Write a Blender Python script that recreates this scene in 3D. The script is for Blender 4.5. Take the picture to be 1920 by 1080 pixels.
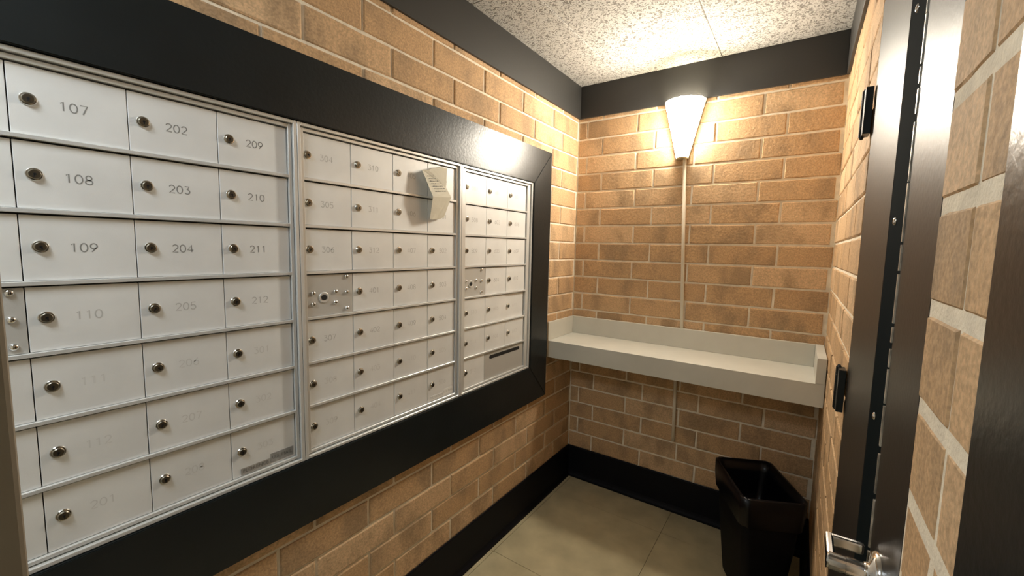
import bpy, bmesh, math, random
from mathutils import Vector, Matrix

for o in list(bpy.data.objects):
    bpy.data.objects.remove(o, do_unlink=True)
S = bpy.context.scene
COL = S.collection
random.seed(7)

# ------------------------------------------------------------------ camera
CX, CY, CZ, YAW, PIT, ROL, F = 1.1762, -2.4006, 1.471, .6019, -.0956, .0207, 788.53
fw = Vector((-math.sin(YAW) * math.cos(PIT), math.cos(YAW) * math.cos(PIT), math.sin(PIT)))
r0 = Vector((math.cos(YAW), math.sin(YAW), 0))
u0 = r0.cross(fw)
rr = (math.cos(ROL) * r0 + math.sin(ROL) * u0).normalized()
uu = rr.cross(fw).normalized()
cam = bpy.data.cameras.new('camera')
cam.sensor_width = 36
cam.lens = F * 36 / 1920
cam.clip_start = .01
co = bpy.data.objects.new('camera', cam)
COL.objects.link(co)
m = Matrix((rr, uu, -fw)).transposed().to_4x4()
m.translation = (CX, CY, CZ)
co.matrix_world = m
S.camera = co

# ------------------------------------------------------------------ world, lights, exposure
W_ = bpy.data.worlds.new('World')
S.world = W_
W_.use_nodes = True
W_.node_tree.nodes['Background'].inputs[0].default_value = (.5, .5, .52, 1)
W_.node_tree.nodes['Background'].inputs[1].default_value = .02
S.view_settings.view_transform = 'Standard'
S.view_settings.look = 'None'
S.view_settings.gamma = 1
S.view_settings.use_curve_mapping = False
S.view_settings.exposure = 0.28
SCONCE_E = 160.0        # wall lamp glass
CEIL_E = 26.5          # ceiling fixture of the passage behind

# ------------------------------------------------------------------ dimensions
W, H = 1.29, 2.44
YF = -4.0              # far end of the passage behind the camera
SOF = 2.2524
MORT = [2.1295 + .1034 * 2, 2.1295 + .1034] + [2.1295 - .1034 * k for k in range(11)] + [.9957 - .1 * k for k in range(10)] + [-.0043]
MORT = [H + .02] + MORT[0:]

# ------------------------------------------------------------------ materials
def nodes(name):
    mt = bpy.data.materials.new(name)
    mt.use_nodes = True
    nt = mt.node_tree
    return mt, nt, nt.nodes['Principled BSDF']

def simple(name, col, rough=.5, metal=0, spec=.5, bump=0, bscale=200, coat=0, emis=None, estr=0, var=0, vscale=6):
    mt, nt, b = nodes(name)
    b.inputs['Base Color'].default_value = (*col, 1)
    b.inputs['Roughness'].default_value = rough
    b.inputs['Metallic'].default_value = metal
    b.inputs['Specular IOR Level'].default_value = spec
    b.inputs['Coat Weight'].default_value = coat
    if emis:
        b.inputs['Emission Color'].default_value = (*emis, 1)
        b.inputs['Emission Strength'].default_value = estr
    tc = nt.nodes.new('ShaderNodeTexCoord')
    if bump:
        n = nt.nodes.new('ShaderNodeTexNoise'); n.inputs['Scale'].default_value = bscale; n.inputs['Detail'].default_value = 3
        bp = nt.nodes.new('ShaderNodeBump'); bp.inputs['Strength'].default_value = bump; bp.inputs['Distance'].default_value = .002
        nt.links.new(tc.outputs['Object'], n.inputs['Vector'])
        nt.links.new(n.outputs['Fac'], bp.inputs['Height'])
        nt.links.new(bp.outputs['Normal'], b.inputs['Normal'])
    if var:
        n = nt.nodes.new('ShaderNodeTexNoise'); n.inputs['Scale'].default_value = vscale; n.inputs['Detail'].default_value = 4
        nt.links.new(tc.outputs['Object'], n.inputs['Vector'])
        rp = nt.nodes.new('ShaderNodeValToRGB')
        rp.color_ramp.elements[0].position = .3; rp.color_ramp.elements[1].position = .7
        rp.color_ramp.elements[0].color = (*[c * (1 - var) for c in col], 1)
        rp.color_ramp.elements[1].color = (*[min(1, c * (1 + var)) for c in col], 1)
        nt.links.new(n.outputs['Fac'], rp.inputs['Fac'])
        nt.links.new(rp.outputs['Color'], b.inputs['Base Color'])
    return mt

def brick_material():
    mt, nt, b = nodes('brick_clay')
    L = nt.links.new
    tc = nt.nodes.new('ShaderNodeTexCoord')
    oi = nt.nodes.new('ShaderNodeObjectInfo')
    ml = nt.nodes.new('ShaderNodeMath'); ml.operation = 'MULTIPLY'; ml.inputs[1].default_value = 57.0
    L(oi.outputs['Random'], ml.inputs[0])
    ad = nt.nodes.new('ShaderNodeVectorMath'); ad.operation = 'ADD'
    L(tc.outputs['Object'], ad.inputs[0]); L(ml.outputs[0], ad.inputs[1])
    # base tone of each brick
    r1 = nt.nodes.new('ShaderNodeValToRGB')
    cr = r1.color_ramp
    cr.elements[0].position = 0; cr.elements[0].color = (.58, .375, .205, 1)
    cr.elements[1].position = 1; cr.elements[1].color = (.66, .445, .26, 1)
    e = cr.elements.new(.5); e.color = (.61, .40, .22, 1)
    e = cr.elements.new(.78); e.color = (.72, .50, .30, 1)
    L(oi.outputs['Random'], r1.inputs['Fac'])
    # fired patches, wide vertical clouds
    mp = nt.nodes.new('ShaderNodeMapping'); mp.inputs['Scale'].default_value = (9, 9, 5)
    L(ad.outputs[0], mp.inputs['Vector'])
    n1 = nt.nodes.new('ShaderNodeTexNoise'); n1.inputs['Scale'].default_value = 1; n1.inputs['Detail'].default_value = 4
    L(mp.outputs[0], n1.inputs['Vector'])
    r2 = nt.nodes.new('ShaderNodeValToRGB'); r2.color_ramp.elements[0].position = .47; r2.color_ramp.elements[1].position = .66
    r2.color_ramp.elements[1].color = (.75, .75, .75, 1)
    L(n1.outputs['Fac'], r2.inputs['Fac'])
    mx = nt.nodes.new('ShaderNodeMix'); mx.data_type = 'RGBA'
    L(r2.outputs['Color'], mx.inputs['Factor']); L(r1.outputs['Color'], mx.inputs['A'])
    mx.inputs['B'].default_value = (.36, .25, .15, 1)
    # fine grit
    n2 = nt.nodes.new('ShaderNodeTexNoise'); n2.inputs['Scale'].default_value = 170; n2.inputs['Detail'].default_value = 4
    L(ad.outputs[0], n2.inputs['Vector'])
    r3 = nt.nodes.new('ShaderNodeValToRGB'); r3.color_ramp.elements[0].position = .35; r3.color_ramp.elements[1].position = .65
    r3.color_ramp.elements[0].color = (.78, .78, .78, 1); r3.color_ramp.elements[1].color = (1.1, 1.1, 1.1, 1)
    L(n2.outputs['Fac'], r3.inputs['Fac'])
    m2 = nt.nodes.new('ShaderNodeMix'); m2.data_type = 'RGBA'; m2.blend_type = 'MULTIPLY'; m2.inputs['Factor'].default_value = 1
    L(mx.outputs['Result'], m2.inputs['A']); L(r3.outputs['Color'], m2.inputs['B'])
    L(m2.outputs['Result'], b.inputs['Base Color'])
    b.inputs['Roughness'].default_value = .8
    b.inputs['Specular IOR Level'].default_value = .25
    n3 = nt.nodes.new('ShaderNodeTexNoise'); n3.inputs['Scale'].default_value = 75; n3.inputs['Detail'].default_value = 5
    L(ad.outputs[0], n3.inputs['Vector'])
    bp = nt.nodes.new('ShaderNodeBump'); bp.inputs['Strength'].default_value = .55; bp.inputs['Distance'].default_value = .003
    L(n3.outputs['Fac'], bp.inputs['Height']); L(bp.outputs['Normal'], b.inputs['Normal'])
    return mt

def ceiling_material():
    mt, nt, b = nodes('acoustic_tile')
    L = nt.links.new
    tc = nt.nodes.new('ShaderNodeTexCoord')
    n = nt.nodes.new('ShaderNodeTexNoise'); n.inputs['Scale'].default_value = 85; n.inputs['Detail'].default_value = 1.5; n.inputs['Distortion'].default_value = 1.6
    L(tc.outputs['Object'], n.inputs['Vector'])
    r = nt.nodes.new('ShaderNodeValToRGB')
    r.color_ramp.elements[0].position = .40; r.color_ramp.elements[0].color = (.22, .21, .19, 1)
    r.color_ramp.elements[1].position = .50; r.color_ramp.elements[1].color = (.57, .56, .53, 1)
    L(n.outputs['Fac'], r.inputs['Fac']); L(r.outputs['Color'], b.inputs['Base Color'])
    bp = nt.nodes.new('ShaderNodeBump'); bp.inputs['Strength'].default_value = .7; bp.inputs['Distance'].default_value = .004
    L(r.outputs['Color'], bp.inputs['Height']); L(bp.outputs['Normal'], b.inputs['Normal'])
    b.inputs['Roughness'].default_value = .9; b.inputs['Specular IOR Level'].default_value = .1
    return mt

M = {}
M['brick'] = brick_material()
M['mortar'] = simple('mortar', (.86, .78, .64), .95, spec=.1, bump=.6, bscale=220, var=.12, vscale=30)
M['ceil'] = ceiling_material()
M['ceil_back'] = simple('ceiling_backing', (.30, .28, .25), .9)
M['black'] = simple('black_semigloss_paint', (.012, .015, .016), .31, spec=.36, bump=.2, bscale=110, var=.15, vscale=5)
M['blackboard'] = simple('black_satin_paint', (.034, .033, .031), .5, spec=.5, bump=.10, bscale=140)
M['door'] = simple('dark_bronze_door_paint', (.022, .019, .017), .40, spec=.28, bump=.12, bscale=120)
M['strip'] = simple('matte_black_strip', (.006, .010, .012), .9, spec=.02)
M['alu_dark'] = simple('duller_grey_metal', (.56, .555, .53), .45, metal=.25, bump=.05, bscale=500)
M['plug'] = simple('brass_plug_dark_reflection', (.22, .20, .16), .32, metal=1)  # brass lock face, dark reflection put into its colour
M['rubber'] = simple('black_vinyl', (.0025, .0025, .005), .6, spec=.2)
M['alu'] = simple('satin_grey_metal', (.79, .80, .795), .42, metal=.12, spec=.5, bump=.05, bscale=500, var=.05, vscale=9)
M['alu_frame'] = simple('aluminium_extrusion', (.74, .75, .74), .32, metal=.4, bump=.03, bscale=300)
M['gap'] = simple('dark_recess', (.02, .022, .022), .8)
M['chrome'] = simple('chrome', (.62, .60, .55), .22, metal=1, bump=.05, bscale=900)
M['bright'] = simple('polished_chrome', (.80, .81, .82), .12, metal=1)
M['keyhole'] = simple('keyhole_black', (.01, .01, .01), .6)
M['num'] = simple('engraved_grey', (.24, .24, .23), .7)
M['numf'] = simple('engraved_worn', (.52, .52, .51), .7)
M['numff'] = simple('engraved_faint', (.68, .685, .675), .6)
M['paper'] = simple('aged_paper', (.66, .63, .53), .85, spec=.2, bump=.3, bscale=60)
M['ink'] = simple('ink', (.12, .12, .11), .8)
M['laminate'] = simple('grey_laminate', (.64, .635, .575), .5, spec=.4, bump=.05, bscale=400, var=.04, vscale=8)
M['floor'] = simple('floor_tile', (.53, .455, .28), .42, spec=.4, bump=.08, bscale=60, var=.16, vscale=7)
M['grout'] = simple('floor_joint', (.10, .085, .06), .9)
M['conduit'] = simple('cream_raceway', (.80, .73, .60), .5)
M['tan'] = simple('tan_paint', (.30, .26, .20), .55, bump=.05)
M['plain'] = simple('painted_wall', (.62, .60, .56), .8)
M['worn'] = simple('worn_bare_metal', (.55, .52, .46), .4, metal=.8, bump=.6, bscale=90, var=.5, vscale=40)
M['bin'] = simple('black_plastic', (.0015, .0015, .003), .6, spec=.15)
M['liner'] = simple('black_bag_film', (.0015, .0015, .003), .28, spec=.25, bump=.5, bscale=22)
M['tagg'] = simple('grey_sticker', (.36, .34, .31), .6, var=.2, vscale=60)
M['tagd'] = simple('dark_grey_sticker', (.28, .28, .27), .6, var=.2, vscale=60)
M['tagw'] = simple('white_sticker', (.80, .80, .77), .6)
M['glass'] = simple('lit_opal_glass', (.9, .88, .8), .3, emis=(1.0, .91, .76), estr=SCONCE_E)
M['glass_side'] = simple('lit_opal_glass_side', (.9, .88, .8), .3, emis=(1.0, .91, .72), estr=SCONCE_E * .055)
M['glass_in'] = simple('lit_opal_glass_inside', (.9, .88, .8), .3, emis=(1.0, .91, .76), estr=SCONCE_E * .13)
M['brass'] = simple('pale_lamp_metal', (.70, .66, .45), .35, metal=.6)
M['tube'] = simple('lit_diffuser', (.9, .9, .9), .5, emis=(.88, .96, 1.0), estr=CEIL_E)

# ------------------------------------------------------------------ mesh helpers
def addbox(bm, x0, x1, y0, y1, z0, z1, bev=0, seg=1):
    t = bmesh.new() if bev else bm
    v = [t.verts.new(p) for p in ((x0, y0, z0), (x1, y0, z0), (x1, y1, z0), (x0, y1, z0), (x0, y0, z1), (x1, y0, z1), (x1, y1, z1), (x0, y1, z1))]
    for f in ((3, 2, 1, 0), (4, 5, 6, 7), (0, 1, 5, 4), (1, 2, 6, 5), (2, 3, 7, 6), (3, 0, 4, 7)):
        t.faces.new([v[i] for i in f])
    if bev:
        bmesh.ops.bevel(t, geom=t.edges[:], offset=bev, segments=seg, profile=.5, affect='EDGES')
        me = bpy.data.meshes.new('tmp'); t.to_mesh(me); t.free()
        bm.from_mesh(me); bpy.data.meshes.remove(me)

def addcyl(bm, c, axis, r, h, n=20, r2=None, smooth=True):
    """cylinder centred at c along axis ('X','Y','Z' or vector)"""
    ax = {'X': (1, 0, 0), 'Y': (0, 1, 0), 'Z': (0, 0, 1)}[axis] if isinstance(axis, str) else axis
    q = Vector((0, 0, 1)).rotation_difference(Vector(ax).normalized()).to_matrix().to_4x4()
    q.translation = Vector(c)
    bmesh.ops.create_cone(bm, cap_ends=True, segments=n, radius1=r, radius2=r if r2 is None else r2, depth=h, matrix=q)

def prism(bm, pts, a0, a1, axis):
    """extrude polygon pts (2-D) along axis from a0 to a1"""
    def P(p, a):
        return {'X': (a, p[0], p[1]), 'Y': (p[0], a, p[1]), 'Z': (p[0], p[1], a)}[axis]
    A = [bm.verts.new(P(p, a0)) for p in pts]; B = [bm.verts.new(P(p, a1)) for p in pts]
    n = len(pts)
    bm.faces.new(A[::-1]); bm.faces.new(B)
    for i in range(n):
        bm.faces.new((A[i], A[(i + 1) % n], B[(i + 1) % n], B[i]))

def lathe(bm, prof, n=28, c=(0, 0, 0)):
    rings = []
    for r, z in prof:
        rings.append([bm.verts.new((c[0] + r * math.cos(2 * math.pi * i / n), c[1] + r * math.sin(2 * math.pi * i / n), c[2] + z)) for i in range(n)])
    for a, b in zip(rings, rings[1:]):
        for i in range(n):
            bm.faces.new((a[i], a[(i + 1) % n], b[(i + 1) % n], b[i]))
    return rings

def obj(name, bm, mat, parent=None, smooth=False, loc=None):
    bmesh.ops.recalc_face_normals(bm, faces=bm.faces[:])
    me = bpy.data.meshes.new(name)
    bm.to_mesh(me); bm.free()
    me.materials.append(M[mat] if isinstance(mat, str) else mat)
    if smooth:
        for p in me.polygons: p.use_smooth = True
    o = bpy.data.objects.new(name, me)
    COL.objects.link(o)
    if loc: o.location = loc
    if parent: o.parent = parent
    return o

def box(name, b, mat, parent=None, bev=0, seg=1):
    bm = bmesh.new(); addbox(bm, *b, bev=bev, seg=seg)
    return obj(name, bm, mat, parent)

def inst(name, me, parent, loc, rot=None):
    o = bpy.data.objects.new(name, me); COL.objects.link(o)
    o.location = loc
    if rot: o.rotation_euler = rot
    o.parent = parent
    return o

def thing(name, label, cat, group=None, loc=(0, 0, 0)):
    o = bpy.data.objects.new(name, None); COL.objects.link(o)
    o.empty_display_size = .05
    o.location = loc
    return tag(o, label, cat, group)

def tag(o, label, cat, group=None):
    o['label'] = label; o['category'] = cat
    if group: o['group'] = group
    return o

def struct(o, label, cat):
    o['kind'] = 'structure'; o['label'] = label; o['category'] = cat
    return o

# ------------------------------------------------------------------ walls with bricks
J = .0095        # joint width
REC = .0045      # joint depth
def brick_mesh(w, h, variant, cache={}):
    k = (round(w, 3), round(h, 3), variant)
    if k in cache: return cache[k]
    rnd = random.Random(hash(k) & 0xffff)
    bm = bmesh.new()
    # local: x along the wall, z up, front at y = 0 (towards -y), back at y = +.03
    c = .0035
    xs_ = [-w / 2, -w / 2 + c, -w / 6, w / 6, w / 2 - c, w / 2]
    zs_ = [-h / 2, -h / 2 + c, h / 2 - c, h / 2]
    rows = []
    for iz, z in enumerate(zs_):
        row = []
        for ix, x in enumerate(xs_):
            edge = ix in (0, 5) or iz in (0, 3)
            row.append(bm.verts.new((x + (rnd.uniform(-.0012, .0012) if edge else 0), (.0026 if edge else 0) + rnd.uniform(-.0003, .0003), z + (rnd.uniform(-.0012, .0012) if edge else 0))))
        rows.append(row)
    for a, b in zip(rows, rows[1:]):
        for i in range(5): bm.faces.new((a[i], a[i + 1], b[i + 1], b[i]))
    ring = rows[0] + [r[-1] for r in rows[1:]] + rows[3][-2::-1] + [rows[2][0], rows[1][0]]
    back = [bm.verts.new((v.co.x, .03, v.co.z)) for v in ring]
    n = len(ring)
    for i in range(n):
        bm.faces.new((ring[i], back[i], back[(i + 1) % n], ring[(i + 1) % n]))
    bmesh.ops.recalc_face_normals(bm, faces=bm.faces[:])
    me = bpy.data.meshes.new('brick')
    bm.to_mesh(me); bm.free()
    me.materials.append(M['brick'])
    cache[k] = me
    return me

def lay(parent, side, u0, u1, z_lo, z_hi, phaseA, phaseB, L=.305, dz=0, skip=None, stack=None, joint=J, dx=0, hj=None):
    """lay bricks on a wall between u0..u1 (u = x on the back wall, y on the side walls)"""
    hj = joint if hj is None else hj
    for i in range(len(MORT) - 1):
        zt, zb = MORT[i] + dz, MORT[i + 1] + dz
        zc = (zt + zb) / 2
        a, b = max(zb + joint / 2, z_lo), min(zt - joint / 2, z_hi)
        if b - a < .02: continue
        isA = (i % 2 == 1)
        ph = phaseA if isA else phaseB
        if stack:
            js = [j for j in stack if u0 + 1e-4 < j < u1 - 1e-4]
        else:
            k0 = math.floor((u0 - ph) / L) - 1
            js = [ph + L * k for k in range(k0, k0 + 40) if u0 + .004 < ph + L * k < u1 - .004]
        edges = [u0 - hj / 2 + .003] + js + [u1 + hj / 2 - .003]
        for s, e in zip(edges, edges[1:]):
            w = e - s - hj
            if w < .018: continue
            uc = (s + e) / 2
            if skip and skip(s, e, a, b): continue
            me = brick_mesh(w, b - a, random.randrange(4))
            zz = (a + b) / 2
            rn = random.uniform(-.0012, .0012)
            if side == 'back': inst('brick', me, parent, (uc, rn, zz))
            elif side == 'left': inst('brick', me, parent, (rn, uc, zz), (0, 0, math.pi / 2))      # front faces +x
            else: inst('brick', me, parent, (W + rn + dx, uc, zz), (0, 0, -math.pi / 2))                  # front faces -x

T = .14
# back wall
wb = box('wall_back', (-T, W + T, REC, T, 0, H), 'mortar')
struct(wb, 'tan brick end wall behind the lamp and shelf', 'wall')
lay(wb, 'back', 0, W, .12, 2.30, .157, .058)
# left wall (with an opening for the mailboxes)
MB_Y0, MB_Y1, MB_Z0, MB_Z1 = -2.462, -.532, .832, 1.806
bm = bmesh.new()
addbox(bm, -T, -REC, YF, REC, 0, MB_Z0)
addbox(bm, -T, -REC, YF, REC, MB_Z1, H)
addbox(bm, -T, -REC, MB_Y1, REC, MB_Z0, MB_Z1)
addbox(bm, -T, -REC, YF, MB_Y0, MB_Z0, MB_Z1)
wl = obj('wall_left', bm, 'mortar')
struct(wl, 'long tan brick wall that holds the mailboxes', 'wall')
def skipL(s, e, a, b):
    return s > -2.66 and e < -.37 and a > .645 and b < 1.975
def skipOpen(s, e, a, b):
    return e > MB_Y0 - .04 and s < MB_Y1 + .04 and b > MB_Z0 - .04 and a < MB_Z1 + .04
lay(wl, 'left', -.0 - 2.95, 0, .12, 2.30, -.205, -.317, skip=lambda *q: skipL(*q) or skipOpen(*q))
# short fillers between the trim and the corner where whole bricks would run into the opening
for i in range(len(MORT) - 1):
    zt, zb = MORT[i] - J / 2, MORT[i + 1] + J / 2
    if zt < MB_Z0 - .04 or zb > MB_Z1 + .04: continue
    ph = -.205 if i % 2 == 1 else -.317
    js = [p for p in (ph, ph - .305) if p < -.01]
    right = max(js)
    e = right; s = -.47
    # bricks whose left part is cut by the opening
    for a_, b_ in (((js[0] - .305), js[0]),):
        if a_ < MB_Y1 + .04:
            w = (b_ - J / 2) - s
            if w > .02:
                inst('brick', brick_mesh(w, zt - zb, random.randrange(4)), wl, (random.uniform(-.001, .001), s + w / 2, (zt + zb) / 2), (0, 0, math.pi / 2))
# right wall (with the door opening and the doorway we stand in)
DY0, DY1, DZ = -1.795, -1.045, 2.085
bm = bmesh.new()
addbox(bm, W + REC, W + T, DY1, REC, 0, H)
addbox(bm, W + REC, W + T, DY0, DY1, DZ, H)
addbox(bm, W - .0001, W + T, -2.05, DY0 + .0025, 0, H)
addbox(bm, W + REC, W + T, -2.75, -2.05, 2.10, H)
addbox(bm, W + REC, W + T, YF, -2.75, 0, H)
wr = obj('wall_right', bm, 'mortar')
struct(wr, 'tan brick wall with the dark door', 'wall')
lay(wr, 'right', DY1 - .02, 0, .12, 2.30, -.16, -.27, dz=.008)
lay(wr, 'right', DY0, DY1 - .02, DZ + .005, 2.30, -.16, -.27, dz=.008)
lay(wr, 'right', -2.04, DY0 + .004, 0, 2.30, 0, 0, dz=.012, stack=[-1.902], joint=.0145, dx=-.0012, hj=.004)
wf = box('wall_front', (-T, W + T, YF - T, YF, 0, H), 'plain')
struct(wf, 'plain painted wall behind the viewpoint', 'wall')

# ------------------------------------------------------------------ floor and ceiling
fl = box('floor', (-T, W + T, YF - T, T, -.08, -.003), 'grout')
struct(fl, 'beige tiled floor', 'floor')
xs = [0, .040, .666, W]
ys = [0, -.235, -.858] + [-.858 - .625 * k for k in range(1, 5)] + [YF]
g = .0022
for a, b in zip(xs, xs[1:]):
    for c, d in zip(ys, ys[1:]):
        box('floor_tile', (a + g / 2, b - g / 2, d + g / 2, c - g / 2, -.02, random.uniform(-.0006, .0004)), 'floor', fl)
ce = box('ceiling', (-T, W + T, YF - T, T, H + .012, H + .1), 'ceil_back')
struct(ce, 'white textured acoustic tile ceiling', 'ceiling')
xs = [0, .2615, .776, W]
ys = [0, -1.03, -2.25, -3.47, YF]
for a, b in zip(xs, xs[1:]):
    for c, d in zip(ys, ys[1:]):
        box('ceiling_tile', (a + .0008, b - .0008, d + .0008, c - .0008, H, H + .014), 'ceil', ce, bev=.0022)

# black boards under the ceiling, base boards
t1 = box('trim_1', (0, .012, YF, 0, SOF, H), 'blackboard', bev=.0015)
struct(t1, 'black board along the top of the mailbox wall', 'trim')
t2 = box('trim_2', (.012, W - .012, -.012, 0, SOF, H), 'blackboard', bev=.0015)
struct(t2, 'black board above the wall lamp', 'trim')
t3 = box('trim_3', (W - .012, W, YF, 0, SOF, H), 'blackboard', bev=.0015)
struct(t3, 'black board along the top of the door wall', 'trim')
def base_profile(bm_, a0, a1, axis, s, off):
    P = [(0, 0), (.022, 0), (.021, .012), (.013, .022), (.009, .035), (.008, .196), (.006, .2), (0, .2)]
    prism(bm_, [(off + s * p[0], p[1]) for p in P], a0, a1, axis)
bm = bmesh.new(); prism(bm, [(x, z) for x, z in [(0, 0), (.022, 0), (.021, .012), (.013, .022), (.009, .035), (.008, .196), (.006, .2), (0, .2)]], YF, 0, 'Y')
struct(obj('baseboard_left', bm, 'rubber'), 'black cove base along the mailbox wall', 'baseboard')
bm = bmesh.new(); prism(bm, [(-x, z) for x, z in [(0, 0), (.022, 0), (.021, .012), (.013, .022), (.009, .035), (.008, .196), (.006, .2), (0, .2)]], .007, W - .007, 'X')
struct(obj('baseboard_back', bm, 'rubber'), 'black cove base along the end wall', 'baseboard')
bm = bmesh.new(); prism(bm, [(W - x, z) for x, z in [(0, 0), (.022, 0), (.021, .012), (.013, .022), (.009, .035), (.008, .196), (.006, .2), (0, .2)]], DY1, 0, 'Y')
struct(obj('baseboard_right', bm, 'rubber'), 'black cove base beside the dark door', 'baseboard')

# ------------------------------------------------------------------ mailbox surround (four mitred boards)
TO, TT, TB = -.3617, 1.9835, .6393
TL = -2.66
IY0, IY1, IZ0, IZ1 = MB_Y0, -.535, .834, 1.804
sur = thing('mailbox_surround', 'wide black painted picture-frame surround around the mailbox banks', 'frame', loc=(0, -1.5, TB))
def board(name, quad):
    bm = bmesh.new()
    prism(bm, quad, .0015, .022, 'X')
    bmesh.ops.bevel(bm, geom=[e for e in bm.edges if all(v.co.x > .02 for v in e.verts)], offset=.002, segments=2, affect='EDGES')
    o = obj(name, bm, 'black', sur)
    o.matrix_parent_inverse = Matrix.Translation((0, 1.5, -TB))
    return o
e = .0006
board('board', [(IY0, IZ1 + e), (IY1, IZ1 + e), (TO - e, TT), (TL + e, TT)])
board('board', [(IY0, IZ0 - e), (IY1, IZ0 - e), (TO - e, TB), (TL + e, TB)])
board('board', [(IY1 + e, IZ0), (IY1 + e, IZ1), (TO, TT - e), (TO, TB + e)])
board('board', [(IY0 - e, IZ0), (IY0 - e, IZ1), (TL, TT - e), (TL, TB + e)])

# ------------------------------------------------------------------ engraved digits (single stroke)
def arc(cx, cy, rx, ry, a0, a1, n=10):
    return [(cx + rx * math.cos(math.radians(a0 + (a1 - a0) * i / n)), cy + ry * math.sin(math.radians(a0 + (a1 - a0) * i / n))) for i in range(n + 1)]
DIG = {
    '0': [arc(.31, .5, .31, .5, 90, 450, 22)],
    '1': [[(.12, .82), (.34, 1), (.34, 0)]],
    '2': [arc(.31, .72, .29, .28, 165, -35, 10) + [(.02, 0), (.62, 0)]],
    '3': [[(.04, 1), (.56, 1), (.28, .60)] + arc(.30, .31, .30, .31, 80, -150, 12)],
    '4': [[(.48, 0), (.48, 1), (.0, .28), (.66, .28)]],
    '5': [[(.58, 1), (.12, 1), (.06, .56)] + arc(.28, .32, .31, .32, 130, -145, 14)],
    '6': [[(.50, 1), (.10, .50)] + arc(.31, .31, .30, .31, 150, -210, 18)],
    '7': [[(.02, 1), (.62, 1), (.22, 0)]],
    '8': [arc(.31, .75, .25, .25, -90, 270, 16), arc(.31, .25, .31, .25, 90, 450, 18)],
    '9': [[(.12, 0), (.52, .50)] + arc(.31, .69, .30, .31, -30, 330, 18)],
}
def ribbon(bm, pts, w, x=0.0):
    """flat stroke in the y-z plane facing +x"""
    P = [Vector(p) for p in pts]
    L_, R_ = [], []
    for i, p in enumerate(P):
        a = P[max(i - 1, 0)]; b = P[min(i + 1, len(P) - 1)]
        d = (b - a)
        if d.length < 1e-9: d = Vector((1, 0))
        d.normalize(); n = Vector((-d.y, d.x)) * w / 2
        L_.append(bm.verts.new((x, p.x + n.x, p.y + n.y))); R_.append(bm.verts.new((x, p.x - n.x, p.y - n.y)))
    for i in range(len(P) - 1):
        bm.faces.new((R_[i], R_[i + 1], L_[i + 1], L_[i]))
def number(bm, txt, yc, zc, h, w, adv=.86):
    tot = adv * h * (len(txt) - 1) + .62 * h
    y = yc - tot / 2
    for ch in txt:
        for st in DIG[ch]:
            ribbon(bm, [(y + p[0] * h, zc - h / 2 + p[1] * h) for p in st], w, .00025)
        y += adv * h

# ------------------------------------------------------------------ mailbox banks
Z = [1.7815, 1.6479, 1.5149, 1.3810, 1.2467, 1.1140, .9831, .8555]
BAR = .0095
def lock_mesh():
    bm = bmesh.new()
    prof = [(.0118, 0), (.0118, .0012), (.0108, .0024), (.0088, .0028), (.0086, .0058), (.0076, .0068), (.0001, .0070)]
    lathe(bm, prof, 24)
    bmesh.ops.rotate(bm, verts=bm.verts[:], cent=(0, 0, 0), matrix=Matrix.Rotation(math.pi / 2, 3, 'Y'))
    bmesh.ops.recalc_face_normals(bm, faces=bm.faces[:])
    me = bpy.data.meshes.new('lock_cylinder'); bm.to_mesh(me); bm.free()
    me.materials.append(M['chrome']); me.materials.append(M['plug'])
    for p in me.polygons:
        p.use_smooth = False
        if p.center.x > .0060: p.material_index = 1
    return me
def keyhole_mesh():
    bm = bmesh.new()
    addcyl(bm, (.0071, 0, 0), 'X', .0024, .0008, 10)
    addbox(bm, .0067, .0075, -.0011, .0011, -.0055, .001)
    me = bpy.data.meshes.new('keyhole'); bm.to_mesh(me); bm.free()
    me.materials.append(M['keyhole'])
    return me
def rivet_mesh():
    bm = bmesh.new()
    lathe(bm, [(.0068, 0), (.0066, .0022), (.0052, .0044), (.003, .0056), (.0001, .006)], 14)
    bmesh.ops.rotate(bm, verts=bm.verts[:], cent=(0, 0, 0), matrix=Matrix.Rotation(math.pi / 2, 3, 'Y'))
    bmesh.ops.recalc_face_normals(bm, faces=bm.faces[:])
    me = bpy.data.meshes.new('rivet'); bm.to_mesh(me); bm.free()
    me.materials.append(M['bright'])
    for p in me.polygons: p.use_smooth = True
    return me
LOCK, KEY, RIV = lock_mesh(), keyhole_mesh(), rivet_mesh()

def door_box(name, y0, y1, z0, z1, parent, x1=0.0, mat='alu'):
    bm = bmesh.new(); addbox(bm, x1 - .007, x1, y0, y1, z0, z1, bev=.0007)
    return obj(name, bm, mat, parent)

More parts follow.
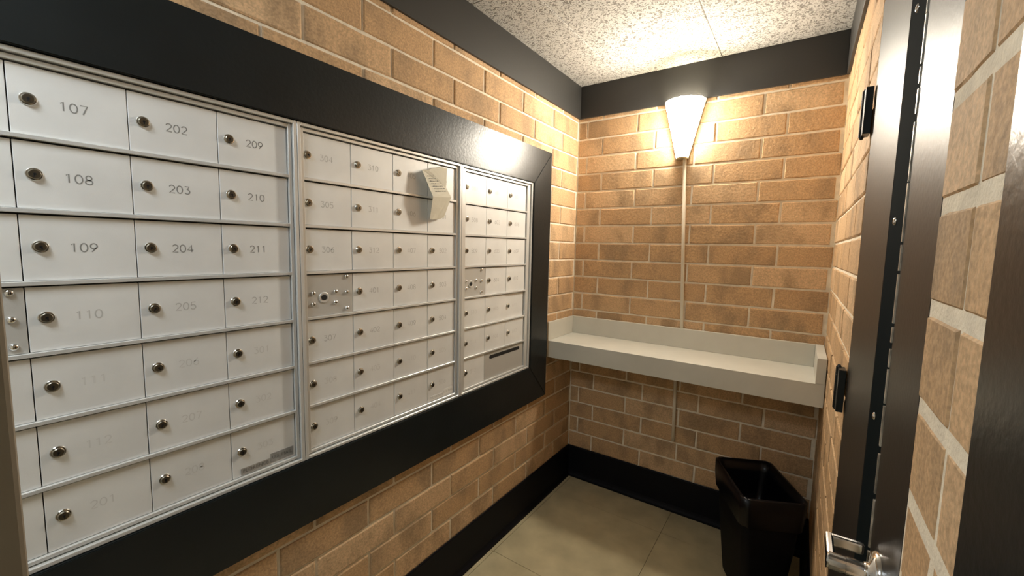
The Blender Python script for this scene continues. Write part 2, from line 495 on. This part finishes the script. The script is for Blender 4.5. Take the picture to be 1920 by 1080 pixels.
def bank(label, cols, y_left, y_right, rows, o0, o1, special=None, arrow=None, slot=None, recess=()):
    """cols: column edges (ascending y); y_left/right: visible door field; o0/o1: outside of the frame"""
    root = thing('mailbox_bank', label, 'mailboxes', 'metal mailbox banks in the wall', loc=(0, 0, 0))
    box('body', (-.13, -.010, o0 + .002, o1 - .002, .836, 1.802), 'gap', root)
    # aluminium frame: outer flange and inner lip on every side
    bw, x_out, x_in = .0095, .015, .007
    bm = bmesh.new()
    addbox(bm, -.012, x_out, o0, o0 + bw, .835, 1.803, bev=.001)
    addbox(bm, -.012, x_out, o1 - bw, o1, .835, 1.803, bev=.001)
    addbox(bm, -.012, x_out, o0 + bw, o1 - bw, 1.803 - .009, 1.803, bev=.001)
    addbox(bm, -.012, x_out, o0 + bw, o1 - bw, .835, .835 + .009, bev=.001)
    obj('outer_frame', bm, 'alu_frame', root)
    bm = bmesh.new()
    addbox(bm, -.010, x_in, o0 + bw + .0016, y_left - .001, .8458, 1.7925, bev=.0008)
    addbox(bm, -.010, x_in, y_right + .001, o1 - bw - .0016, .8458, 1.7925, bev=.0008)
    addbox(bm, -.010, x_in, y_left - .001, y_right + .001, 1.7825, 1.7915, bev=.0008)
    addbox(bm, -.010, x_in, y_left - .001, y_right + .001, .8470, .8550, bev=.0008)
    obj('inner_frame', bm, 'alu_frame', root)
    for i in range(1, 7):
        bm = bmesh.new(); addbox(bm, -.010, .0065, y_left - .003, y_right + .003, Z[i] + .0014, Z[i] + BAR, bev=.0009)
        obj('shelf_bar', bm, 'alu_frame', root)
    for c in range(len(cols) - 1):
        for r in range(7):
            a, b = max(cols[c], y_left), min(cols[c + 1], y_right)
            zt = Z[r] - .0020; zb = Z[r + 1] + (BAR + .0006 if r < 6 else .0006)
            a += .0009; b -= .0009
            if slot and (c, r) in slot[0]:
                if (c, r) == slot[0][0]:
                    y1 = min(cols[c + 2], y_right) - .0009
                    d = door_box('outgoing_mail_panel', a, y1, zb, zt, root, mat='alu_dark')
                    d['label'] = 'double-width panel with a dark mail slot'
                    bm = bmesh.new()
                    s0, s1, zc, hh = slot[1]
                    pts = arc(s1 - hh, zc, hh, hh, -90, 90, 6) + arc(s0 + hh, zc, hh, hh, 90, 270, 6)
                    prism(bm, pts, -.002, .0006, 'X')
                    obj('mail_slot', bm, 'keyhole', d)
                continue
            if arrow is not None and (c, r) == arrow[0]:
                d = door_box('master_lock_panel', a, b, zb, zt, root, mat='alu_dark')
                d['label'] = 'riveted panel with a recessed master lock'
                ry0, rz = arrow[1]
                for dy, dz in ((0, .0322), (0, 0), (.0717, .0327), (.0710, 0), (.110, .0777), (.110, .0285), (.110, -.0218)):
                    y = ry0 + dy * arrow[2]
                    if a + .004 < y < b - .003: inst('rivet', RIV, d, (0, y, rz + dz))
                yc = ry0 + .033 * arrow[2]
                bm = bmesh.new(); lathe(bm, [(.0165, 0), (.0165, .0014), (.0145, .0024), (.0105, .0006), (.0001, .0006)], 22)
                bmesh.ops.rotate(bm, verts=bm.verts[:], cent=(0, 0, 0), matrix=Matrix.Rotation(math.pi / 2, 3, 'Y'))
                obj('lock_collar', bm, 'alu_frame', d, smooth=True, loc=(0, yc, rz + .0172))
                bm = bmesh.new(); addcyl(bm, (.0012, 0, 0), 'X', .0082, .0024, 18)
                obj('master_keyhole', bm, 'keyhole', d, loc=(0, yc, rz + .0172))
                continue
            x1 = -.004 if (c, r) in recess else random.uniform(-.0004, .0004)
            d = door_box('mailbox_door', a, b, zb, zt, root, x1)
            ly, lz = cols[c] + .0246, Z[r] - .0605
            ly = max(ly, a + .0125)
            an = random.uniform(-.5, .5)
            inst('lock_cylinder', LOCK, d, (x1, ly, lz))
            inst('keyhole', KEY, d, (x1, ly, lz), (an, 0, 0))
            t = rows[c][r] if rows[c] else ''
            if t:
                bm = bmesh.new()
                number(bm, t, cols[c] + .0830, lz - .001, .0165, .0021)
                n = obj('engraved_number', bm, rows[-1][r] if len(rows) > len(cols) - 1 else 'num', d, loc=(x1, 0, 0))
    return root

b1 = bank('grey metal mailbox bank nearest the viewer, boxes 107 to 303',
     [-2.438, -2.2753, -2.113, -1.950, -1.785], -2.436, -1.7850,
     [None, ['107', '108', '109', '110', '111', '112', '201'], ['202', '203', '204', '205', '206', '207', '208'], ['209', '210', '211', '212', '301', '302', '303'], ['num', 'num', 'num', 'numf', 'numff', 'numff', 'numff']],
     -2.459, -1.7640, arrow=((0, 3), (-2.404, 1.293), 1))
b2 = bank('grey metal mailbox bank in the middle, with a folded note stuck in it',
     [-1.752, -1.5872, -1.4239, -1.261, -1.098], -1.7400, -1.1090,
     [['304', '305', '306', '', '307', '308', '309'], ['310', '311', '312', '401', '402', '403', '404'], ['405', '406', '407', '408', '409', '410', '411'], ['412', '501', '502', '503', '504', '505', '506'], ['numf', 'numf', 'numf', 'numf', 'numf', 'numff', 'numff']],
     -1.7625, -1.0850, arrow=((0, 3), (-1.7190, 1.293), 1))
b3 = bank('small grey metal mailbox bank nearest the corner, with a mail slot',
     [-1.066, -.9026, -.7414, -.578], -1.0500, -.5765,
     [['507', '508', '509', '', '510', '511', '512'], ['601', '602', '603', '604', '605', '606', ''], ['607', '608', '609', '610', '611', '612', ''], ['numff', 'numf', 'numf', 'numf', 'numff', 'numff', 'numff']],
     -1.0835, -.5365, arrow=((0, 3), (-1.0365, 1.293), .95), slot=(((1, 6), (2, 6)), (-.865, -.612, .957, .0085)), recess=((2, 4),))

# stickers with lettering
def text_mesh(txt, size, name, mat, parent, loc, rotm, shear=0):
    cu = bpy.data.curves.new(name, 'FONT')
    cu.body = txt; cu.size = size; cu.shear = shear; cu.align_x = 'CENTER'; cu.align_y = 'CENTER'; cu.resolution_u = 2
    tmp = bpy.data.objects.new('tmp', cu); COL.objects.link(tmp)
    dg = bpy.context.evaluated_depsgraph_get(); dg.update()
    me = bpy.data.meshes.new_from_object(tmp.evaluated_get(dg))
    bpy.data.objects.remove(tmp); bpy.data.curves.remove(cu)
    me.name = name; me.materials.clear(); me.materials.append(M[mat])
    o = bpy.data.objects.new(name, me); COL.objects.link(o)
    o.matrix_local = Matrix.Translation(loc) @ rotm.to_4x4()
    o.parent = parent
    return o
RY = Matrix(((0, 0, 1), (1, 0, 0), (0, 1, 0)))       # text x -> +y, text y -> +z, facing +x
for root, ya, yb, zc, m1, m2 in ((b1, -1.930, -1.792, .8695, 'tagg', 'tagd'), (b2, -1.242, -1.114, .8685, 'tagw', 'tagw')):
    ym = ya + (yb - ya) * .54
    s = box('maker_sticker', (.0004, .0010, ya, ym, zc - .0105, zc + .0075), m1, root)
    text_mesh('FLORENCE', .0135, 'lettering', 'ink' if root is b1 else 'numf', s, (.0013, (ya + ym) / 2, zc - .001), RY)
    s = box('mail_sticker', (.0004, .0011, ym + .0005, yb, zc - .007, zc + .0185), m2, root)
    text_mesh('U.S. MAIL', .0135, 'lettering', 'ink' if root is b1 else 'numf', s, (.0014, (ym + yb) / 2, zc + .006), RY)

# ------------------------------------------------------------------ folded note stuck in the doors
P3 = {'tl': (.022, -1.3107, 1.7448), 'tc': (.0225, -1.277, 1.7500), 'tr': (.014, -1.1722, 1.7718), 'wr': (.024, -1.1870, 1.6963),
      'mr': (.030, -1.1642, 1.6617), 'ml': (.046, -1.2782, 1.6505), 'bl': (.030, -1.2784, 1.5696), 'br': (.013, -1.1875, 1.5822)}
note = thing('folded_note', 'creased paper note with handwriting stuck between mailbox doors', 'note', loc=(.016, -1.2, 1.66))
def sheet(name, pts, faces, mat='paper', sub=3, amp=.0016):
    bm = bmesh.new()
    v = [bm.verts.new(Vector(p) - Vector((.016, -1.2, 1.66))) for p in pts]
    for f in faces: bm.faces.new([v[i] for i in f])
    bmesh.ops.subdivide_edges(bm, edges=bm.edges[:], cuts=sub, use_grid_fill=True)
    rnd = random.Random(3)
    for q in bm.verts: q.co += Vector((rnd.uniform(-amp, amp), rnd.uniform(-amp, amp) * .6, rnd.uniform(-amp, amp) * .6))
    o = obj(name, bm, mat, note)
    so = o.modifiers.new('thick', 'SOLIDIFY'); so.thickness = .0006; so.offset = 0
    return o
sheet('upper_flap', [P3['tl'], P3['tc'], P3['wr'], P3['mr'], P3['ml']], [(0, 1, 2), (0, 2, 4), (2, 3, 4)], amp=.0008)
sheet('folded_corner', [P3['tc'], P3['tr'], P3['wr'], (.012, -1.205, 1.7745), (.013, -1.225, 1.7690)], [(0, 1, 2), (0, 4, 3, 1)], amp=.0008)
sheet('lower_flap', [P3['ml'], P3['mr'], P3['br'], P3['bl'], (.016, -1.222, 1.573)], [(0, 1, 3), (1, 2, 4, 3)], amp=.0008)
# handwriting: rows of short strokes lying on the writing side of the upper flap
bm = bmesh.new()
tl_, tc_, wr_, mr_, ml_ = [Vector(P3[k]) for k in ('tl', 'tc', 'wr', 'mr', 'ml')]
rnd = random.Random(11)
off = Vector((.0022, 0, 0))
for k in range(7):
    t = .24 + .095 * k
    s = tl_.lerp(ml_, t)
    e_ = tc_.lerp(wr_, t * 1.5) if t < .666 else wr_.lerp(mr_, (t * 51 - 34) / 18)
    u = .22
    while u < .82:
        l = rnd.uniform(.04, .12)
        p, q = s.lerp(e_, u), s.lerp(e_, min(u + l, .86))
        up = Vector((-.0006, 0, rnd.uniform(.0022, .0036)))
        vs = [bm.verts.new(w_ + off - Vector((.016, -1.2, 1.66))) for w_ in (p, q, q + up * .7, p + up)]
        bm.faces.new(vs)
        u += l + rnd.uniform(.02, .05)
obj('handwriting', bm, 'ink', note)

# ------------------------------------------------------------------ wall shelf
SY, SZ, SB, SP = -.327, .9465, .8500, 1.0524
sh = thing('wall_shelf', 'grey laminate writing shelf with raised back and ends under the lamp', 'shelf', loc=(W / 2, 0, SB))
def shp(name, b, bev=.0015):
    o = box(name, b, 'laminate', sh, bev=bev, seg=2)
    o.matrix_parent_inverse = Matrix.Translation((-W / 2, 0, -SB))
    return o
shp('top_panel', (.003, W - .003, SY + .019, -.006, SZ - .022, SZ))
shp('front_fascia', (.003, W - .003, SY, SY + .0185, SB, SZ + .0003))
shp('back_splash', (.012, W - .036, -.020, -.004, SZ + .0003, SP))
shp('end_splash', (.002, .0115, SY, -.004, SZ + .0005, SP))
shp('end_splash', (W - .0355, W - .003, SY, -.004, SZ + .0005, SP))

# ------------------------------------------------------------------ wall lamp with its raceway
LX = .612
lamp = thing('wall_lamp', 'glowing fan-shaped opal glass wall lamp above the shelf', 'lamp', loc=(LX, 0, 1.96))
def half_cone(bm, z0, z1, w0, w1, d0, d1, n=20, rows=8):
    R = []
    for i in range(rows + 1):
        t = i / rows
        w = w0 + (w1 - w0) * t; d = d0 + (d1 - d0) * t; z = z0 + (z1 - z0) * t
        R.append([bm.verts.new((-w / 2 * math.cos(math.pi * k / n), -.006 - d * math.sin(math.pi * k / n), z)) for k in range(n + 1)])
    for a, b in zip(R, R[1:]):
        for k in range(n): bm.faces.new((a[k], a[k + 1], b[k + 1], b[k]))
    return R
bm = bmesh.new(); half_cone(bm, .004, .292, .056, .196, .036, .092)
g1 = obj('glass_shade', bm, 'glass', lamp, smooth=True)
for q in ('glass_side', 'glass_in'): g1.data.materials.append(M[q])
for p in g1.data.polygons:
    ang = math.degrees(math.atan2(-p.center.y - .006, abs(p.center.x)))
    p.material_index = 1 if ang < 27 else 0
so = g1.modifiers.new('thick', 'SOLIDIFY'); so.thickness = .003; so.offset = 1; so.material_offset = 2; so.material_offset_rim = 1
bm = bmesh.new()
prism(bm, [(-.030, -.004), (.030, -.004), (.103, .292), (.103, .297), (-.103, .297), (-.103, .292)], -.008, -.0005, 'Y')
obj('back_plate', bm, 'brass', lamp)
bm = bmesh.new(); R = half_cone(bm, -.003, .004, .058, .060, .037, .039, rows=1)
bm.faces.new(R[0]); bm.faces.new(R[1])
obj('bottom_cap', bm, 'brass', lamp)

rc = thing('raceway', 'thin cream conduit running down the brick from the wall lamp', 'conduit', loc=(.64, 0, .4))
def run(name, x0, z0, x1, z1, r=.0092):
    bm = bmesh.new()
    a, b = Vector((x0 - .64, -.010, z0 - .4)), Vector((x1 - .64, -.010, z1 - .4))
    addcyl(bm, (a + b) / 2, b - a, r, (b - a).length, 12)
    return obj(name, bm, 'conduit', rc, smooth=True)
run('upper_run', .626, 1.957, .661, 1.054)
run('lower_run', .6435, .849, .6505, .41)

# ------------------------------------------------------------------ waste bin
binr = thing('waste_bin', 'black plastic waste bin with a black bag liner in the dark corner', 'bin', loc=(1.084, -.374, 0))
binr.rotation_euler = (0, 0, math.radians(26))
def rrect(hx, hy, r, n=6):
    P = []
    for cx, cy, a in ((hx - r, hy - r, 0), (-hx + r, hy - r, 90), (-hx + r, -hy + r, 180), (hx - r, -hy + r, 270)):
        P += arc(cx, cy, r, r, a, a + 90, n)
    return P
def shell(name, levels, mat, closed_bottom=True, thick=.003):
    bm = bmesh.new(); R = []
    for hx, hy, r, z in levels:
        R.append([bm.verts.new((p[0], p[1], z)) for p in rrect(hx, hy, r)])
    n = len(R[0])
    for a, b in zip(R, R[1:]):
        for i in range(n): bm.faces.new((a[i], a[(i + 1) % n], b[(i + 1) % n], b[i]))
    if closed_bottom: bm.faces.new(R[0][::-1])
    o = obj(name, bm, mat, binr, smooth=True)
    if thick:
        so = o.modifiers.new('thick', 'SOLIDIFY'); so.thickness = thick
    return o
shell('bin_body', [(.074, .120, .03, .0), (.078, .124, .03, .01), (.100, .153, .03, .28), (.112, .165, .03, .492)], 'bin')
shell('rim', [(.112, .165, .03, .478), (.119, .172, .032, .480), (.120, .173, .032, .500), (.113, .166, .03, .5015), (.109, .162, .03, .496)], 'bin', False, 0)
bm = bmesh.new(); R = []
rnd = random.Random(5)
for hx, hy, r, z in ((.1170, .1700, .035, .385), (.1225, .1755, .035, .450), (.1245, .1775, .035, .5045), (.110, .163, .03, .506), (.101, .154, .03, .46), (.087, .135, .03, .36), (.06, .10, .03, .30), (.02, .03, .01, .285)):
    R.append([bm.verts.new((p[0] + rnd.uniform(-.0015, .0015), p[1] + rnd.uniform(-.0015, .0015), z + rnd.uniform(-.004, .004) * (1 if z != .5045 else .2))) for p in rrect(hx, hy, r)])
n = len(R[0])
for a, b in zip(R, R[1:]):
    for i in range(n): bm.faces.new((a[i], a[(i + 1) % n], b[(i + 1) % n], b[i]))
bm.faces.new(R[-1])
obj('bag_liner', bm, 'liner', binr, smooth=True)

# ------------------------------------------------------------------ dark door in the right wall
d1 = bpy.data.objects.new('door_1', None); COL.objects.link(d1)
struct(d1, 'closed dark metal door with a chrome lever in the brick wall', 'door')
DX = W - .0003
bm = bmesh.new()
addbox(bm, DX + .002, W + .06, -1.072, -1.048, 0, 2.078, bev=.001)
addbox(bm, DX + .002, W + .06, -1.79, -1.072, 2.055, 2.078, bev=.001)
obj('door_frame', bm, 'door', d1)
bm = bmesh.new(); addbox(bm, DX, DX + .04, -1.470, -1.074, .008, 2.050, bev=.0015)
obj('door_leaf', bm, 'door', d1)
# channel strip, tilted towards the lock side and set back
bm = bmesh.new()
prism(bm, [(DX + .0005, -1.4705), (DX + .040, -1.4705), (DX + .040, -1.6030), (DX + .0115, -1.6030)], .008, 2.050, 'Z')
st = obj('cover_strip', bm, 'strip', d1)
for zc in (2.02, 1.845, 1.525, 1.205, .89, .575, .26):
    bm = bmesh.new(); lathe(bm, [(.0065, 0), (.006, .0016), (.004, .0028), (.0001, .0032)], 14)
    bmesh.ops.rotate(bm, verts=bm.verts[:], cent=(0, 0, 0), matrix=Matrix.Rotation(-math.pi / 2, 3, 'Y'))
    obj('screw', bm, 'bright', st, smooth=True, loc=(DX + .0035, -1.500, zc))
bm = bmesh.new(); addbox(bm, DX, DX + .04, -1.792, -1.6085, .008, 2.078, bev=.0015)
obj('lock_stile', bm, 'door', d1)
# worn edge: short bare-metal chips along the strip's near edge
bm = bmesh.new(); rnd = random.Random(9); z = .01
while z < 2.04:
    l = rnd.uniform(.02, .09)
    addbox(bm, DX - .0018, DX + .012, -1.6083 - rnd.uniform(0, .0015), -1.6033 + rnd.uniform(-.001, .0005), z, min(z + l, 2.05))
    z += l + rnd.uniform(.0, .012)
obj('worn_edge', bm, 'worn', d1)
for zc in (1.812, 1.128, .40):
    h = thing_h = bpy.data.objects.new('hinge', None); COL.objects.link(h); h.parent = d1
    h.location = (1.274, -1.040, zc)
    bm = bmesh.new()
    for k in range(5): addcyl(bm, (0, 0, -.044 + .022 * k), 'Z', .0066, .0212, 14)
    addcyl(bm, (0, 0, .057), 'Z', .0052, .006, 12, r2=.003); addcyl(bm, (0, 0, -.057), 'Z', .003, .006, 12, r2=.0052)
    obj('knuckle', bm, 'black', h)
    bm = bmesh.new(); addbox(bm, -.002, .0125, -.040, .004, -.054, .054, bev=.0008)
    obj('hinge_leaf', bm, 'black', h)
# lever handle
HY, HZ = -1.690, 1.045
hd = bpy.data.objects.new('lever_handle', None); COL.objects.link(hd); hd.parent = d1; hd.location = (DX, HY, HZ)
hd['label'] = 'polished chrome lever handle'
bm = bmesh.new(); lathe(bm, [(.031, 0), (.031, .004), (.027, .009), (.014, .011), (.0125, .016)], 28)
bmesh.ops.rotate(bm, verts=bm.verts[:], cent=(0, 0, 0), matrix=Matrix.Rotation(-math.pi / 2, 3, 'Y'))
obj('rose', bm, 'bright', hd, smooth=True)
bm = bmesh.new()
addcyl(bm, (-.022, 0, 0), 'X', .0120, .026, 20); addcyl(bm, (-.0445, 0, 0), 'X', .0112, .0185, 20)
addcyl(bm, (-.055, 0, 0), 'X', .0112, .003, 20, r2=.009)
obj('shank', bm, 'bright', hd, smooth=False)
bm = bmesh.new()
addbox(bm, -.056, -.046, 0, .062, -.008, .008, bev=.003, seg=2)
addbox(bm, -.050, -.010, .051, .061, -.008, .008, bev=.003, seg=2)
obj('lever', bm, 'bright', hd)

# ------------------------------------------------------------------ doorway we look from
bm = bmesh.new()
addbox(bm, W - .010, W + T, -2.09, -1.990, 0, 2.14, bev=.002)
addbox(bm, W - .010, W + T, -2.75, -2.09, 2.06, 2.14, bev=.002)
addbox(bm, W + .03, W + .075, -2.75, -2.09, 0, 2.06, bev=.002)
struct(obj('door_2', bm, 'black'), 'black door and frame at the right edge, close to the viewer', 'door')
bm = bmesh.new()
addbox(bm, .520, .620, -2.520, -2.3535, 0, H, bev=.004, seg=2)
struct(obj('trim_4', bm, 'tan'), 'tan painted post at the left edge, close to the viewer', 'post')

# ------------------------------------------------------------------ ceiling fixture of the passage behind
cl = thing('ceiling_light', 'square ceiling light in the passage behind the viewpoint', 'lamp', loc=(.45, -2.80, H))
bm = bmesh.new()
addbox(bm, -.21, .21, -.21, .21, -.045, -.0005, bev=.004)
obj('housing', bm, 'plain', cl)
bm = bmesh.new(); addbox(bm, -.195, .195, -.195, .195, -.070, -.0455, bev=.006, seg=2)
obj('diffuser', bm, 'tube', cl)
